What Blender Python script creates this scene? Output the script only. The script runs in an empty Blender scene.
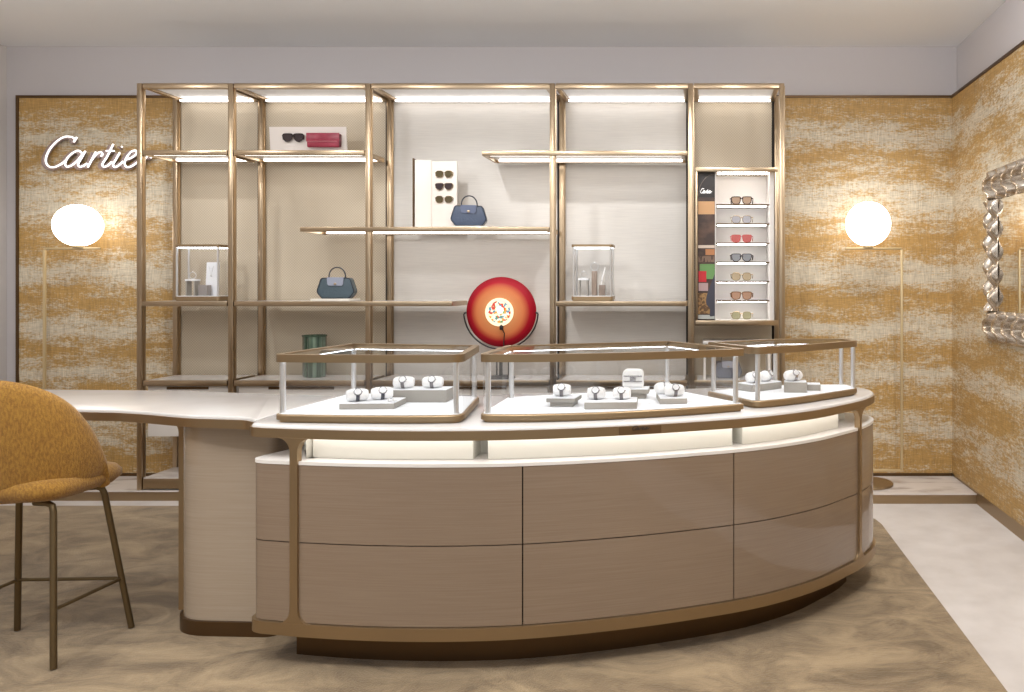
import bpy, bmesh, math, random
from mathutils import Vector, Matrix
random.seed(7)
C = bpy.context.scene.collection
PI = math.pi
H = 1.4                                   # eye height
# ------------------------------------------------------------------ camera, world, exposure
cd = bpy.data.cameras.new('camera'); cam = bpy.data.objects.new('camera', cd); C.objects.link(cam)
cam.location = (0, 0, H); cam.rotation_euler = (PI/2, 0, 0)
cd.sensor_width = 36; cd.lens = 28.125
cd.shift_x = (512-702)/1024; cd.shift_y = (285-346)/1024
cd.clip_start = 0.05; cd.clip_end = 60
bpy.context.scene.camera = cam
w = bpy.data.worlds.new('world'); bpy.context.scene.world = w; w.use_nodes = True
w.node_tree.nodes['Background'].inputs[0].default_value = (1.0, 1.0, 1.0, 1)
w.node_tree.nodes['Background'].inputs[1].default_value = 0.45
vs = bpy.context.scene.view_settings
vs.view_transform = 'Standard'; vs.look = 'None'; vs.exposure = 0.2; vs.gamma = 1.0; vs.use_curve_mapping = False
bpy.context.scene.cycles.max_bounces = 8
bpy.context.scene.cycles.transparent_max_bounces = 24
bpy.context.scene.cycles.sample_clamp_indirect = 4.0

def spot(name, loc, target, power, angle=70, blend=.6, size=.05, col=(1, .99, .975)):
    l = bpy.data.lights.new(name, 'SPOT'); l.energy = power; l.spot_size = math.radians(angle)
    l.spot_blend = blend; l.shadow_soft_size = size; l.color = col
    o = bpy.data.objects.new(name, l); C.objects.link(o); o.location = loc
    o.rotation_euler = (Vector(target)-Vector(loc)).to_track_quat('-Z', 'Y').to_euler()
    return o
def area(name, loc, power, sx, sy, col=(1, .99, .98)):
    l = bpy.data.lights.new(name, 'AREA'); l.shape = 'RECTANGLE'; l.size = sx; l.size_y = sy
    l.energy = power; l.color = col
    o = bpy.data.objects.new(name, l); C.objects.link(o); o.location = loc
    return o
CEIL = 3.08
for i, (x, y, tx, ty, tz, p) in enumerate([
        (-3.4, 3.9, -3.9, 5.5, 1.1, 45), (-1.7, 4.0, -1.6, 5.5, 1.0, 62), (-.2, 4.0, -.3, 5.5, 1.0, 62), (1.0, 4.2, 1.3, 5.5, 1.0, 45),
        (-1.2, 3.0, -1.2, 3.3, .9, 14), (.1, 3.1, 0, 3.4, .9, 14), (-2.6, 3.2, -2.6, 3.5, .8, 26),
        (-1.0, 1.2, -1.0, 2.0, 0, 90), (.8, 2.0, .8, 3.0, 0, 90), (-2.6, 1.2, -2.6, 2.4, 0, 80), (1.2, 3.2, 1.75, 4.2, .9, 60)]):
    spot('ceiling_spot', (x, y, CEIL-.03), (tx, ty, tz), p)
def point_fill(loc, power, rad=.2):  # unseen point lights added to brighten ceiling and room, no fixture behind them
    l = bpy.data.lights.new('ceiling_fill', 'POINT'); l.energy = power; l.shadow_soft_size = rad; l.color = (1, .99, .98)
    o = bpy.data.objects.new('ceiling_fill', l); C.objects.link(o); o.location = loc
for x, y, p in ((-3.2, 1.8, 12), (-1.2, .9, 12), (.7, 1.8, 12), (-2.2, -.8, 18), (.6, -.8, 18)): point_fill((x, y, 2.42), p)
for x in (-4.0, -2.6, -1.2, .2, 1.3): point_fill((x, 3.6, 2.83), 15, .1)  # added row just below the ceiling to lift its tone
area('soft_area_fill', (-1.2, 1.6, CEIL-.02), 40, 3.4, 1.2)  # wide soft fill light added out of view, not a fixture

# ------------------------------------------------------------------ materials
def lin(c): return tuple(((v/255)/12.92 if v/255 <= .04045 else ((v/255+.055)/1.055)**2.4) for v in c)+(1,)
def mat(name, col, rough=.5, metal=0, coat=0, emit=0, emit_col=None, noise=None, spec=.5, trans=0, sheen=0, bump=None):
    """noise=(scale vec, second colour, ramp lo, ramp hi); bump=(scale, strength)"""
    m = bpy.data.materials.new(name); m.use_nodes = True; nt = m.node_tree; b = nt.nodes['Principled BSDF']
    b.inputs['Base Color'].default_value = lin(col); b.inputs['Roughness'].default_value = rough
    b.inputs['Metallic'].default_value = metal; b.inputs['Coat Weight'].default_value = coat
    b.inputs['Coat Roughness'].default_value = .04; b.inputs['Specular IOR Level'].default_value = spec
    b.inputs['Transmission Weight'].default_value = trans; b.inputs['Sheen Weight'].default_value = sheen
    if emit:
        b.inputs['Emission Color'].default_value = lin(emit_col or col); b.inputs['Emission Strength'].default_value = emit
    tc = nt.nodes.new('ShaderNodeTexCoord')
    if noise:
        mp = nt.nodes.new('ShaderNodeMapping'); mp.inputs['Scale'].default_value = noise[0]
        nz = nt.nodes.new('ShaderNodeTexNoise'); nz.inputs['Scale'].default_value = 1; nz.inputs['Detail'].default_value = 5
        rp = nt.nodes.new('ShaderNodeMapRange'); rp.inputs[1].default_value = noise[2]; rp.inputs[2].default_value = noise[3]
        mx = nt.nodes.new('ShaderNodeMix'); mx.data_type = 'RGBA'
        mx.inputs[6].default_value = lin(col); mx.inputs[7].default_value = lin(noise[1])
        L = nt.links.new
        L(tc.outputs['Object'], mp.inputs[0]); L(mp.outputs[0], nz.inputs['Vector']); L(nz.outputs[0], rp.inputs[0])
        L(rp.outputs[0], mx.inputs[0]); L(mx.outputs[2], b.inputs['Base Color'])
    if bump:
        nb = nt.nodes.new('ShaderNodeTexNoise'); nb.inputs['Scale'].default_value = bump[0]; nb.inputs['Detail'].default_value = 3
        bp = nt.nodes.new('ShaderNodeBump'); bp.inputs['Strength'].default_value = bump[1]; bp.inputs['Distance'].default_value = .01
        nt.links.new(tc.outputs['Object'], nb.inputs['Vector']); nt.links.new(nb.outputs[0], bp.inputs['Height']); nt.links.new(bp.outputs[0], b.inputs['Normal'])
    return m
def glass_mat(name, tint=(255, 255, 255), refl=.12, grz=.7):
    m = bpy.data.materials.new(name); m.use_nodes = True; nt = m.node_tree; nt.nodes.clear()
    o = nt.nodes.new('ShaderNodeOutputMaterial'); t = nt.nodes.new('ShaderNodeBsdfTransparent'); g = nt.nodes.new('ShaderNodeBsdfGlossy')
    t.inputs[0].default_value = lin(tint); g.inputs['Roughness'].default_value = .01
    lw = nt.nodes.new('ShaderNodeLayerWeight'); lw.inputs[0].default_value = .5
    f = nt.nodes.new('ShaderNodeMath'); f.operation = 'POWER'; f.inputs[1].default_value = 5; nt.links.new(lw.outputs['Facing'], f.inputs[0])
    mu = nt.nodes.new('ShaderNodeMath'); mu.operation = 'MULTIPLY_ADD'; mu.inputs[1].default_value = grz; mu.inputs[2].default_value = refl; mu.use_clamp = True
    mx = nt.nodes.new('ShaderNodeMixShader'); L = nt.links.new
    L(f.outputs[0], mu.inputs[0]); L(mu.outputs[0], mx.inputs[0]); L(t.outputs[0], mx.inputs[1]); L(g.outputs[0], mx.inputs[2]); L(mx.outputs[0], o.inputs[0])
    return m
def gold_fabric():
    m = bpy.data.materials.new('gold_silk_wallcovering'); m.use_nodes = True; nt = m.node_tree; b = nt.nodes['Principled BSDF']; L = nt.links.new
    N = nt.nodes.new
    tc = N('ShaderNodeTexCoord'); sp = N('ShaderNodeSeparateXYZ'); L(tc.outputs['Object'], sp.inputs[0])
    def noise(sc, det=4, rough=.5):
        mp = N('ShaderNodeMapping'); mp.inputs['Scale'].default_value = sc; L(tc.outputs['Object'], mp.inputs[0])
        n = N('ShaderNodeTexNoise'); n.inputs['Scale'].default_value = 1; n.inputs['Detail'].default_value = det; n.inputs['Roughness'].default_value = rough
        L(mp.outputs[0], n.inputs['Vector']); return n.outputs[0]
    def M(op, a, b_=None, c=None, clamp=False):
        n = N('ShaderNodeMath'); n.operation = op; n.use_clamp = clamp
        for i, v in enumerate((a, b_, c)):
            if v is None: continue
            if isinstance(v, (int, float)): n.inputs[i].default_value = v
            else: L(v, n.inputs[i])
        return n.outputs[0]
    big = noise((1.6, 1.6, 2.5), 3)
    zz = M('ADD', sp.outputs['Z'], M('MULTIPLY', M('SUBTRACT', big, .5), .22))
    rp = N('ShaderNodeValToRGB'); L(M('DIVIDE', zz, 2.8), rp.inputs[0]); cr = rp.color_ramp
    st = [(.0, .35), (.2, .25), (.35, .62), (.47, .5), (.57, .22), (.70, .42), (.79, .78), (.88, .4), (.97, .22), (1.10, .8), (1.2, .45), (1.30, .2), (1.38, .5), (1.47, .85), (1.58, .5), (1.70, .22), (1.82, .45), (1.93, .72), (2.05, .74), (2.16, .5), (2.31, .3), (2.43, .74), (2.52, .5), (2.62, .2)]
    st = st[::1]
    while len(cr.elements) > 1: cr.elements.remove(cr.elements[0])
    cr.elements[0].position = 0; cr.elements[0].color = (.3, .3, .3, 1)
    for z, v in st[1:]:
        e = cr.elements.new(z/2.8); e.color = (v, v, v, 1)
    patch = noise((3.6, 3.6, 15), 6, .7); fine = noise((34, 34, 90), 4, .75)
    s = M('ADD', rp.outputs[0], M('MULTIPLY', M('SUBTRACT', patch, .5), 1.9))
    s = M('ADD', s, M('MULTIPLY', M('SUBTRACT', fine, .5), 2.0))
    s = M('MULTIPLY_ADD', s, 2.3, -.72, True)
    mx = N('ShaderNodeMix'); mx.data_type = 'RGBA'; L(s, mx.inputs[0]); mx.inputs[6].default_value = lin((172, 137, 80)); mx.inputs[7].default_value = lin((200, 190, 170))
    wv = noise((210, 210, 14), 2); wh = noise((14, 14, 260), 2)
    wt = M('ADD', M('MULTIPLY', wv, .5), M('MULTIPLY', wh, .5))
    wt = M('MULTIPLY_ADD', wt, 1.9, .05)
    sc = N('ShaderNodeVectorMath'); sc.operation = 'SCALE'; L(mx.outputs[2], sc.inputs[0]); L(wt, sc.inputs['Scale'])
    L(sc.outputs[0], b.inputs['Base Color']); b.inputs['Roughness'].default_value = .55; b.inputs['Metallic'].default_value = .0
    bp = N('ShaderNodeBump'); bp.inputs['Strength'].default_value = .25; bp.inputs['Distance'].default_value = .004; L(s, bp.inputs['Height']); L(bp.outputs[0], b.inputs['Normal'])
    return m
def perforated(name, col, dark, pitch=.0145, amt=.28):
    m = bpy.data.materials.new(name); m.use_nodes = True; nt = m.node_tree; b = nt.nodes['Principled BSDF']; L = nt.links.new; N = nt.nodes.new
    tc = N('ShaderNodeTexCoord'); sp = N('ShaderNodeSeparateXYZ'); L(tc.outputs['Object'], sp.inputs[0])
    def M(op, a, v=None):
        n = N('ShaderNodeMath'); n.operation = op; n.use_clamp = False
        L(a, n.inputs[0])
        if isinstance(v, (int, float)): n.inputs[1].default_value = v
        elif v is not None: L(v, n.inputs[1])
        return n.outputs[0]
    sx = M('SINE', M('MULTIPLY', sp.outputs['X'], 2*PI/pitch)); sz = M('SINE', M('MULTIPLY', sp.outputs['Z'], 2*PI/pitch))
    p = M('MULTIPLY', sx, sz); p = M('MULTIPLY', p, amt); p = M('ADD', p, amt)
    mx = N('ShaderNodeMix'); mx.data_type = 'RGBA'; L(p, mx.inputs[0]); mx.inputs[6].default_value = lin(col); mx.inputs[7].default_value = lin(dark)
    L(mx.outputs[2], b.inputs['Base Color']); b.inputs['Roughness'].default_value = .6
    return m
GOLD = gold_fabric()
BRASS = mat('champagne_brass', (180, 160, 134), .28, 1)
BRONZE = mat('brushed_bronze', (158, 136, 106), .38, .85)
BRONZED = mat('dark_bronze', (98, 76, 52), .4, .8)
BRONZEL = mat('stool_bronze', (112, 96, 70), .4, .8)
STEEL = mat('polished_steel', (218, 218, 218), .3, .75)
WHITE = mat('white_lacquer', (228, 224, 220), .35)
STONE = mat('white_stone', (208, 205, 203), .18, noise=((3, 3, 3), (196, 192, 189), .4, .8))
PLASTER = mat('grey_white_plaster', (192, 187, 188), .8)
CEILM = mat('white_ceiling_paint', (232, 232, 233), .8)
WALLL = mat('pale_left_wall_paint', (200, 194, 190), .7)
FLOORM = mat('pale_stone_floor', (212, 207, 204), .4, noise=((6, 6, 6), (196, 190, 186), .35, .75))
MARBLE = mat('veined_marble', (214, 207, 202), .25, noise=((4, 14, 4), (165, 155, 148), .5, .72))
CARPET = mat('gold_taupe_velvet_carpet', (162, 140, 107), .95, noise=((3.0, 5.0, 3), (106, 87, 60), .34, .64), sheen=.3, bump=(160, .5))
CARPET.node_tree.nodes['Noise Texture'].inputs['Distortion'].default_value = 1.1
CARPET.node_tree.nodes['Noise Texture'].inputs['Roughness'].default_value = .68
VENEER = mat('glossy_taupe_veneer', (137, 120, 103), .4, coat=1, noise=((5, 5, 330), (129, 109, 92), .3, .72))
VENEERP = mat('pearly_taupe_veneer', (170, 155, 138), .25, coat=.9, noise=((5, 5, 260), (162, 146, 128), .3, .72))
DARK = mat('dark_gap', (40, 32, 26), .7)
PERF = perforated('beige_perforated_panel', (210, 198, 178), (150, 135, 112), .0185, .30)
SILK = mat('silver_silk_panel', (212, 208, 202), .5, noise=((6, 6, 160), (204, 200, 195), .35, .7))
IVORY = mat('ivory_leather', (236, 234, 224), .45)
LED = mat('led_strip', (255, 255, 255), .5, emit=4, emit_col=(255, 250, 246))
LEDC = mat('case_led_strip', (255, 255, 255), .5, emit=5.5, emit_col=(236, 244, 255))
LEDX = mat('cabinet_led_strip', (255, 255, 255), .5, emit=15, emit_col=(255, 252, 248))
GLOBE = mat('opal_glass_globe', (255, 255, 255), .3, emit=4, emit_col=(255, 247, 238))
DIFF = mat('lit_diffuser', (225, 225, 225), .5, emit=.12, emit_col=(250, 250, 250))
LAMPB = mat('pale_gold_lamp_metal', (206, 186, 146), .35, .55)
GLASS = glass_mat('clear_glass', refl=.07); GLASSL = glass_mat('lid_glass', (238, 240, 240), .05, .42)
PAD = mat('white_suede_pad', (240, 242, 246), .7)
RISER = mat('taupe_grey_leather', (154, 149, 141), .6)
CUSH = mat('white_leather_cushion', (244, 243, 242), .45)
NAVY = mat('navy_leather', (70, 82, 104), .35, bump=(90, .2))
TEAL = mat('slate_blue_leather', (72, 88, 98), .35, bump=(90, .2))
NAVYD = mat('dark_navy_trim', (38, 44, 56), .35)
SILV = mat('silver_lilac_flap', (158, 164, 182), .3, .3)
REDL = mat('crimson_leather', (150, 38, 62), .35, noise=((20, 20, 20), (168, 56, 78), .4, .7))
MUST = mat('mustard_weave', (166, 123, 46), .85, noise=((170, 170, 60), (134, 93, 30), .35, .65), sheen=.25, bump=(240, .35))
MIRROR = mat('mirror_glass', (225, 222, 216), .015, 1)
SILVER = mat('antique_silver_leaf', (222, 214, 202), .24, .85, noise=((14, 14, 14), (168, 152, 134), .4, .7))
GREENG = mat('dark_green_ribbed_glass', (44, 66, 52), .12, coat=1, noise=((40, 40, 1), (120, 142, 126), .45, .7))
RED = mat('red_glass', (196, 14, 28), .2, emit=.35)
BLACK = mat('black_plastic', (24, 22, 22), .4)
TEXTW = mat('white_letters', (250, 248, 246), .4, emit=1.0)
TEXTG = mat('mauve_grey_letter_side', (150, 132, 128), .5)
TEXTD = mat('engraved_dark', (40, 28, 18), .5)

# ------------------------------------------------------------------ mesh builder
class MB:
    def __init__(s): s.v = []; s.f = []
    def add(s, vs_, fs, M=None):
        n = len(s.v)
        s.v += [tuple(M @ Vector(v)) for v in vs_] if M is not None else [tuple(v) for v in vs_]
        s.f += [tuple(n+i for i in f) for f in fs]; return s
    def box(s, x0, x1, y0, y1, z0, z1, M=None):
        v = [(x, y, z) for z in (z0, z1) for y in (y0, y1) for x in (x0, x1)]
        return s.add(v, [(0, 2, 3, 1), (4, 5, 7, 6), (0, 1, 5, 4), (2, 6, 7, 3), (0, 4, 6, 2), (1, 3, 7, 5)], M)
    def rbox(s, x0, x1, y0, y1, z0, z1, r=.004, M=None, seg=2):
        bm = bmesh.new(); bmesh.ops.create_cube(bm, size=1)
        for v in bm.verts:
            v.co = Vector(((x0+x1)/2+v.co.x*(x1-x0), (y0+y1)/2+v.co.y*(y1-y0), (z0+z1)/2+v.co.z*(z1-z0)))
        bmesh.ops.bevel(bm, geom=list(bm.edges), offset=r, segments=seg, affect='EDGES', profile=.5)
        return s.frombm(bm, M)
    def frombm(s, bm, M=None):
        bm.verts.index_update(); s.add([v.co[:] for v in bm.verts], [[v.index for v in f.verts] for f in bm.faces], M); bm.free(); return s
    def prism(s, poly, z0, z1, M=None, bevel=0):
        n = len(poly)
        a = sum(poly[i][0]*poly[(i+1) % n][1]-poly[(i+1) % n][0]*poly[i][1] for i in range(n))
        if a < 0: poly = poly[::-1]
        if bevel:
            ins = offset(poly, bevel); rings = [(poly, z0), (poly, z1-bevel)]
            for t in (.35, .7, 1):
                an = t*PI/2; rings.append((offset(poly, bevel*(1-math.cos(an))), z1-bevel+bevel*math.sin(an)))
            v = [(x, y, z) for p, z in rings for x, y in p]; f = []
            for k in range(len(rings)-1):
                f += [(k*n+i, k*n+(i+1) % n, (k+1)*n+(i+1) % n, (k+1)*n+i) for i in range(n)]
            f += [tuple(range(n))[::-1], tuple((len(rings)-1)*n+i for i in range(n))]
            return s.add(v, f, M)
        v = [(x, y, z0) for x, y in poly]+[(x, y, z1) for x, y in poly]
        return s.add(v, [tuple(range(n))[::-1], tuple(range(n, 2*n))]+[(i, (i+1) % n, n+(i+1) % n, n+i) for i in range(n)], M)
    def ring(s, outer, inner, z0, z1, closed=True, M=None):
        n = len(outer); v = []
        for p, z in ((outer, z0), (outer, z1), (inner, z1), (inner, z0)): v += [(x, y, z) for x, y in p]
        f = []
        for i in range(n if closed else n-1):
            j = (i+1) % n
            for k in range(4): f.append((k*n+i, k*n+j, ((k+1) % 4)*n+j, ((k+1) % 4)*n+i))
        if not closed: f += [(0, n, 2*n, 3*n), (n-1, 4*n-1, 3*n-1, 2*n-1)]
        return s.add(v, f, M)
    def tube(s, pts, r, seg=10, closed=False, M=None, rr=None):
        P = [Vector(p) for p in pts]; n = len(P); v = []; prev = None
        for i, p in enumerate(P):
            a = P[(i-1) % n] if (closed or i > 0) else P[i]; b = P[(i+1) % n] if (closed or i < n-1) else P[i]
            t = (b-a).normalized()
            if prev is None: prev = t.orthogonal().normalized()
            u = (prev-t*prev.dot(t)); u = u.normalized() if u.length > 1e-6 else t.orthogonal().normalized()
            prev = u; q = t.cross(u); R = rr[i] if rr else r
            for k in range(seg):
                an = 2*PI*k/seg; v.append(p+(u*math.cos(an)+q*math.sin(an))*R)
        f = []
        for i in range(n if closed else n-1):
            j = (i+1) % n
            for k in range(seg):
                l = (k+1) % seg; f.append((i*seg+k, i*seg+l, j*seg+l, j*seg+k))
        if not closed: f += [tuple(range(seg))[::-1], tuple((n-1)*seg+k for k in range(seg))]
        return s.add(v, f, M)
    def lathe(s, prof, seg=32, M=None, rad=None):
        n = len(prof); v = []
        for i in range(seg):
            an = 2*PI*i/seg; q = rad(an) if rad else 1
            for r, z in prof: v.append((r*q*math.cos(an), r*q*math.sin(an), z))
        f = []
        for i in range(seg):
            j = (i+1) % seg
            for k in range(n-1): f.append((i*n+k, j*n+k, j*n+k+1, i*n+k+1))
        return s.add(v, f, M)
    def sphere(s, c, r, seg=32, rings=20, sc=(1, 1, 1), M=None):
        bm = bmesh.new(); bmesh.ops.create_uvsphere(bm, u_segments=seg, v_segments=rings, radius=r)
        for v in bm.verts: v.co = Vector((c[0]+v.co.x*sc[0], c[1]+v.co.y*sc[1], c[2]+v.co.z*sc[2]))
        return s.frombm(bm, M)
def offset(poly, d, closed=True):
    """inset a counter-clockwise polygon by d"""
    n = len(poly); out = []
    for i in range(n):
        a = Vector(poly[(i-1) % n]) if (closed or i) else Vector(poly[i]); b = Vector(poly[i]); c = Vector(poly[(i+1) % n]) if (closed or i < n-1) else Vector(poly[i])
        e1 = (b-a); e2 = (c-b)
        e1 = e1.normalized() if e1.length > 1e-9 else e2.normalized(); e2 = e2.normalized() if e2.length > 1e-9 else e1
        n1 = Vector((-e1.y, e1.x)); n2 = Vector((-e2.y, e2.x)); m = n1+n2
        m = m.normalized() if m.length > 1e-6 else n1
        out.append(tuple(b+m*(d/max(.45, m.dot(n1)))))
    return out
def catmull(P, n=8, closed=False):
    P = [Vector(p) for p in P]; m = len(P); out = []
    for i in range(m if closed else m-1):
        p0 = P[(i-1) % m] if (closed or i) else P[0]*2-P[1]; p1 = P[i]; p2 = P[(i+1) % m]; p3 = P[(i+2) % m] if (closed or i < m-2) else P[-1]*2-P[-2]
        for k in range(n):
            t = k/n; out.append(tuple(.5*((2*p1)+(p2-p0)*t+(2*p0-5*p1+4*p2-p3)*t*t+(3*p1-p0-3*p2+p3)*t**3)))
    if not closed: out.append(tuple(P[-1]))
    return out
def rounded(poly, r, seg=6):
    """round each corner; r a number or one per corner"""
    n = len(poly); out = []
    for i in range(n):
        ri = r[i] if isinstance(r, (list, tuple)) else r
        a, b, c = Vector(poly[i-1]), Vector(poly[i]), Vector(poly[(i+1) % n])
        if ri <= 0: out.append(tuple(b)); continue
        u = (a-b); v = (c-b); ri = min(ri, u.length*.45, v.length*.45); p = b+u.normalized()*ri; q = b+v.normalized()*ri
        for k in range(seg+1):
            t = k/seg; out.append(tuple(p*(1-t)**2+b*2*t*(1-t)+q*t*t))
    return out
def root_loc(o):
    while o.parent: o = o.parent
    return o.location.copy()
def obj(name, mb, m, parent=None, world=False, label=None, smooth=38):
    me = bpy.data.meshes.new(name)
    v = mb.v
    if world and parent is not None:
        L = root_loc(parent); v = [(a-L.x, b-L.y, c-L.z) for a, b, c in v]
    me.from_pydata(v, [], mb.f); me.update()
    bm = bmesh.new(); bm.from_mesh(me); bmesh.ops.recalc_face_normals(bm, faces=bm.faces); bm.to_mesh(me); bm.free()
    me.materials.append(m)
    if smooth:
        me.shade_smooth(); me.set_sharp_from_angle(angle=math.radians(smooth))
    o = bpy.data.objects.new(name, me); C.objects.link(o)
    if parent is not None: o.parent = parent
    if label: o['label'] = label
    return o
def tag(o, label, cat, group=None):
    o['label'] = label; o['category'] = cat
    if group: o['group'] = group
    return o
def thing(name, label, cat, loc=(0, 0, 0), rz=0, group=None):
    o = bpy.data.objects.new(name, None); C.objects.link(o); o.empty_display_size = .05
    o.location = loc; o.rotation_euler = (0, 0, rz); return tag(o, label, cat, group)
def struct(name, mb, m):
    o = obj(name, mb, m, smooth=0); o['kind'] = 'structure'; return o
def dup(root, loc, rz, label=None, rot=None):
    r = root.copy(); C.objects.link(r); r.location = loc; r.rotation_euler = rot or (0, 0, rz)
    if label: r['label'] = label
    for ch in list(root.children):
        c = ch.copy(); C.objects.link(c); c.parent = r
        for g in list(ch.children):
            d = g.copy(); C.objects.link(d); d.parent = c
    return r
T = Matrix.Translation
def R(a, ax): return Matrix.Rotation(a, 4, ax)

# ------------------------------------------------------------------ room
WY = 5.587; RX = 1.746; PT = 2.706; PB = .087          # gold panel plane, right panel plane, panel top and bottom
struct('floor', MB().box(-5.2, 2.2, -2.5, 5.8, -.08, 0), FLOORM)
cp = [(-4.88, -2.2), (1.046, -2.2), (1.046, 4.66), (1.03, 4.76), (.97, 4.86), (.86, 4.95), (.6, 5.03), (-4.88, 5.05)]
o = obj('carpet', MB().prism(cp, 0, .008), CARPET, smooth=0); tag(o, 'gold taupe velvet carpet laid under the display counter', 'carpet')
struct('ceiling', MB().box(-5.2, 2.2, -2.5, 5.8, CEIL, CEIL+.1), CEILM)
struct('wall_back', MB().box(-5.2, 2.2, WY+.05, WY+.2, 0, CEIL), PLASTER)
struct('wall_right', MB().box(RX+.05, RX+.2, -2.5, WY+.05, 0, CEIL), PLASTER)
struct('wall_left', MB().box(-5.05, -4.9, -2.5, WY+.05, 0, CEIL), WALLL)
XL = (19-702)/143.2
struct('trim_1', MB().box(XL, -3.66, WY, WY+.05, PB, PT), GOLD)
struct('trim_2', MB().box(.53, RX, WY, WY+.05, PB, PT), GOLD)
struct('trim_3', MB().box(RX, RX+.05, -2.5, WY, PB, PT), GOLD)
struct('trim_4', MB().box(-3.66, -3.655+.0, WY, WY+.05, PB, PT), GOLD)
struct('trim_5', MB().box(XL, RX, WY-.008, WY+.05, PT, PT+.018), BRONZED)                      # top trim, back
struct('trim_6', MB().box(RX-.008, RX+.05, -2.5, WY, PT, PT+.018), BRONZED)
struct('trim_7', MB().box(XL-.018, XL, WY-.008, WY+.05, .02, PT+.018), BRONZED)
# fabric seams are part of the panels: thin grooves
for k, z in enumerate((2.165, 1.10)):
    pass
struct('baseboard_back', MB().box(XL, RX, WY-.004, WY+.05, .02, PB), BRONZED)
struct('baseboard_right', MB().box(RX+.01, RX+.05, -2.5, WY, 0, PB), BRONZE)
# plinth along the back wall: bronze riser, marble top
struct('trim_8', MB().box(.60, RX+.01, 5.118, WY-.004, 0, .058).box(-4.9, .60, 5.19, WY-.004, 0, .058), BRONZE)
struct('trim_9', MB().box(.60, RX+.01, 5.112, WY-.004, .058, .066).box(-4.9, .60, 5.184, WY-.004, .058, .066), MARBLE)
PZ = .066

# ------------------------------------------------------------------ the shelving unit
FY = 5.215; BYR = WY-.02                      # front post centre, rear post centre
PX = [-3.658, -3.065, -2.172, -.974, -.075, .519]
su = thing('shelving_unit', 'tall open brass shelving unit with lit shelves standing on the marble plinth', 'shelving', (-1.5, 5.4, PZ))
hw = .0165
for i, x in enumerate(PX):
    for y in (FY, BYR):
        z0 = PZ
        obj('post', MB().rbox(x-hw, x+hw, y-hw, y+hw, z0, 2.712, .003).box(x+hw*.999, x+hw+.006, y+.002, y+.014, z0, 2.70), BRASS, su, True)
for x in PX[:-1]:
    obj('recess_shade', MB().box(x-.036, x-.012, WY-.004, WY+.03, .62, 2.70), DARK, su, True)  # flat dark strip paints the shade of the recess between back panels
obj('recess_shade', MB().box(PX[5]-.032, PX[5]-.012, WY-.004, WY+.03, .62, 2.70), DARK, su, True)
for i in range(5):
    x0, x1 = PX[i]+hw+.006, PX[i+1]-hw
    pm = PERF if i in (0, 1, 4) else SILK
    obj('back_panel', MB().box(PX[i]+.0, PX[i+1]-.004, WY+.0, WY+.03, .62, 2.70), pm, su, True,
        'beige perforated back panel' if i in (0, 1, 4) else 'silvery silk back panel')
    # top frame
    f = MB().rbox(x0, x1, FY-hw, FY+hw, 2.678, 2.712, .003).rbox(x0, x1, BYR-hw, BYR+hw, 2.678, 2.712, .003)
    for xs in (x0-.004, x1-.030): f.box(xs, xs+.03, FY+hw, BYR-hw, 2.680, 2.710)
    tf = obj('top_frame', f, BRASS, su, True)
    obj('diffuser', MB().box(x0+.03, x1-.03, FY+.02, BYR-.02, 2.694, 2.700), DIFF, tf, True)
    obj('light_strip', MB().box(x0+.03, x1-.03, BYR-.045, BYR-.02, 2.670, 2.680), LED, tf, True)
def lit_shelf(x0, x1, z, lit=True, th=.032):
    f = MB().rbox(x0, x1, FY-.022, FY-.002, z-th, z, .002).rbox(x0, x1, BYR-.06, BYR-.045, z-th, z, .002)
    f.box(x0, x0+.018, FY-.002, BYR-.06, z-th, z-.001); f.box(x1-.018, x1, FY-.002, BYR-.06, z-th, z-.001)
    s = obj('shelf', f, BRASS, su, True)
    obj('shelf_board', MB().box(x0+.018, x1-.018, FY-.002, BYR-.06, z-.014, z), STONE if not lit else WHITE, s, True)
    if lit:
        obj('light_strip', MB().box(x0+.04, x1-.04, FY+.02, FY+.04, z-.026, z-.0145), LED, s, True)
        obj('light_strip', MB().box(x0+.04, x1-.04, BYR-.095, BYR-.07, z-.026, z-.0145), LED, s, True)
    return s
S1, S2, S3, S4, S5 = 2.276, 2.272, 1.778, 1.294, .780
FYs = FY
lit_shelf(PX[0]+.02, PX[1]-.02, S1); lit_shelf(PX[1]+.026, PX[2]-.02, S1)
lit_shelf(-1.429, PX[4]-.02, S2)
lit_shelf(-2.61, PX[3]-.02, S3)
lit_shelf(PX[0]+.02, PX[1]-.02, S4, False); lit_shelf(PX[1]+.026, -1.62, S4, False)
lit_shelf(PX[3]+.026, PX[4]-.02, S4, False)
for i in range(5): lit_shelf(PX[i]+.026, PX[i+1]-.02, S5, False, .036)
# drawers under the lowest shelf and the low marble shelf at the foot
for i in range(5):
    x0, x1 = PX[i]+.035, PX[i+1]-.035
    c = obj('drawer', MB().rbox(x0, x1, FY+.015, WY-.07, .41, S5-.038, .003), WHITE, su, True)
    obj('finger_slot', MB().box(x0+(x1-x0)*.24, x0+(x1-x0)*.76, FY+.011, FY+.0155, S5-.062, S5-.045), BRONZED, c, True)
    lo = obj('low_shelf', MB().rbox(x0-.012, x1+.012, FY-.015, WY-.08, .075, .14, .003), BRONZE, su, True)
    obj('low_shelf_board', MB().box(x0-.01, x1+.01, FY-.012, WY-.083, .14, .147), MARBLE, lo, True)

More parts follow.
